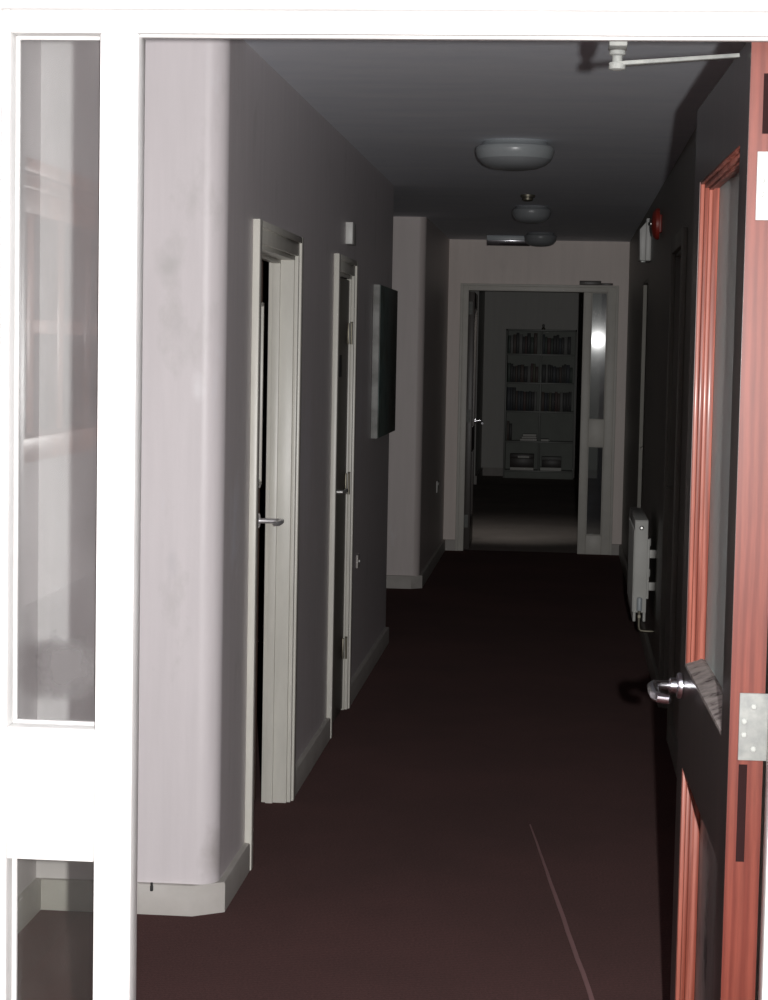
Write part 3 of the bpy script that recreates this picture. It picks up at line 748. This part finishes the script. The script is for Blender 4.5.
def flat(name, cat, label, x0, x1, z, h_, mat, d_=.2, grp=None):
    m = MB(); m.box(-(x1 - x0) / 2, (x1 - x0) / 2, -d_ / 2, d_ / 2, 0, .003, .0008); m.box(-(x1 - x0) / 2, (x1 - x0) / 2, -d_ / 2, d_ / 2, h_ - .003, h_, .0008); m.box((x1 - x0) / 2 - .003, (x1 - x0) / 2, -d_ / 2, d_ / 2, 0, h_)
    o = m.build(name, mat); o.location = ((x0 + x1) / 2, BY0 + .03 + d_ / 2, z)
    MB().box(-(x1 - x0) / 2 + .003, (x1 - x0) / 2 - .003, -d_ / 2 + .003, d_ / 2 - .003, .003, h_ - .003).build('pages', 'paper' if mat != 'card' else 'card', o)
    return tag(o, label, cat, grp)
G = 'books lying flat on the lower shelves'
flat('book', 'book', 'maroon book lying flat at the bottom of the pile on the fourth shelf, left bay', cx - .235, cx - .025, SH[1], .030, 'book_maroon', grp=G)
flat('book', 'book', 'dark book lying flat in the middle of the pile on the fourth shelf, left bay', cx - .215, cx - .03, SH[1] + .0305, .025, 'book_dark brown', grp=G)
flat('book', 'book', 'pale book lying flat on top of the pile on the fourth shelf, left bay', cx - .20, cx - .035, SH[1] + .056, .030, 'book_pale', grp=G)
flat('book', 'book', 'grey-covered book lying flat alone on the fourth shelf, right bay', cx + .02, cx + .12, SH[1], .028, 'book_grey', grp=G)
flat('book', 'book', 'wide pale book lying flat on the bottom shelf, left bay', cx - .35, cx - .06, SH[0], .032, 'book_pale', grp=G)
flat('book', 'book', 'pale book lying flat on the bottom shelf, right bay', cx + .02, cx + .28, SH[0], .038, 'book_pale', grp=G)
for i, (xx, hh) in enumerate(((BX0 + .035, .24), (BX0 + .068, .21))):
    b_ = make_book(.026, hh, .17, 'book_' + ('dark brown', 'black')[i]); b_.location = (xx + .013, BY0 + .10, SH[1])
    tag(b_, ('brown upright book at the left end of the bookcase fourth shelf', 'black upright book beside the brown one on the bookcase fourth shelf')[i], 'book', 'upright books on the bookcase')
t = empty('storage_box', (cx - .205, BY0 + .13, SH[0] + .0325)); tag(t, 'dark box standing on the pale book on the bottom shelf, left bay', 'box')
MB().box(-.145, .145, -.10, .10, 0, .13, .004).build('body', 'card', t); MB().box(-.148, .148, -.103, .103, .11, .165, .004).build('lid', 'card', t)
MB().box(-.05, .09, -.106, -.103, .118, .140, .001).build('paper_label', 'paper', t)
t = empty('storage_box', (cx + .16, BY0 + .15, SH[0] + .0385)); tag(t, 'low dark box resting on the pale book on the bottom shelf, right bay', 'box')
MB().box(-.12, .12, -.09, .09, 0, .10, .004).build('body', 'card', t); MB().box(-.123, .123, -.093, .093, .09, .13, .004).build('lid', 'book_grey', t)
t = empty('ornament', (cx + .02, BY0 + .1, BH)); tag(t, 'small knobbed ornament on top of the bookcase', 'ornament')
MB().lathe([(.0, 0), (.022, 0), (.024, .01), (.012, .028)], n=20).build('base', 'brass', t)
MB().lathe([(.010, .026), (.018, .045), (.012, .062), (0, .068)], n=20).build('knob', 'brushed', t)

# ------------------------------------------------------------------ lobby window beside the camera (seen mirrored in the sidelight)
t = empty('window_5', (-1.30, 1.135, 1.31)); struct(t, 'brown wooden window with a moulded head, mirrored in the sidelight glass')
m = MB(); hwid = .585
m.box(-.04, .02, -hwid, hwid, .555, .67, .004); m.box(-.04, .045, -hwid - .03, hwid + .03, .645, .68, .006); m.box(-.04, .032, -hwid, hwid, .61, .63, .004)
m.box(-.04, .018, -hwid, -hwid + .05, 0, .6, .004); m.box(-.04, .018, hwid - .05, hwid, 0, .6, .004)
m.build('window_frame', 'brownwood', t)
MB().box(-.04, .07, -hwid - .03, hwid + .03, -.03, .03, .006).build('window_sill', 'brownwood', t)
m = MB()
for yy in (-.29, 0., .29): m.box(-.03, .012, yy - .03, yy + .03, .03, .56, .004)
m.box(-.03, .010, -hwid + .05, hwid - .05, .27, .305, .003)
m.build('glazing_bars', 'brownwood', t)
MB().box(-.022, -.016, -hwid + .05, hwid - .05, .03, .56).build('glass_pane', 'glass', t, smooth=False)

# ------------------------------------------------------------------ flash light, on the right of the lens
def spot(name, loc, direction, energy, size, radius, blend=1.0, color=(1, 1, 1)):
    l = bpy.data.lights.new(name, 'SPOT'); l.energy = energy; l.spot_size = math.radians(size); l.spot_blend = blend
    l.shadow_soft_size = radius; l.color = color
    o = bpy.data.objects.new(name, l); o.location = loc
    o.rotation_euler = Vector(direction).to_track_quat('-Z', 'Y').to_euler(); COL.objects.link(o); return o
CAMZ = 1.56
spot('camera_flash', (.10, 0, CAMZ + .005), (-.06, 1, -.06), 960, 132, .012, 1.0, (1, .985, .975))

spot('far_room_daylight', (-.52, 15.95, 2.2), (.03, 1.25, -2.2), 30, 58, .2, 1.0, (1, .98, .93))

wd = bpy.data.worlds.new('dark_world'); sc.world = wd; wd.use_nodes = True
wd.node_tree.nodes['Background'].inputs[0].default_value = (.5, .5, .55, 1)
wd.node_tree.nodes['Background'].inputs[1].default_value = .0

# ------------------------------------------------------------------ camera
cam = bpy.data.cameras.new('camera'); co = bpy.data.objects.new('camera', cam); COL.objects.link(co)
cam.sensor_fit = 'VERTICAL'; cam.sensor_height = 36; cam.lens = 2000 / 1000 * 36; cam.clip_end = 100; cam.clip_start = .05
yaw, pit, rol = 0.08908574, 0.07557114, 0.01899771
fwd = Vector((-math.sin(yaw) * math.cos(pit), math.cos(yaw) * math.cos(pit), -math.sin(pit)))
right = Vector((math.cos(yaw), math.sin(yaw), 0)); up = right.cross(fwd)
R = right * math.cos(rol) + up * math.sin(rol); U = -right * math.sin(rol) + up * math.cos(rol)
mw = Matrix(((R.x, U.x, -fwd.x, 0), (R.y, U.y, -fwd.y, 0), (R.z, U.z, -fwd.z, CAMZ), (0, 0, 0, 1)))
co.matrix_world = mw
sc.camera = co
vs = sc.view_settings
vs.view_transform = 'Standard'; vs.look = 'None'; vs.exposure = 0; vs.gamma = 1; vs.use_curve_mapping = False
sc.display_settings.display_device = 'sRGB'
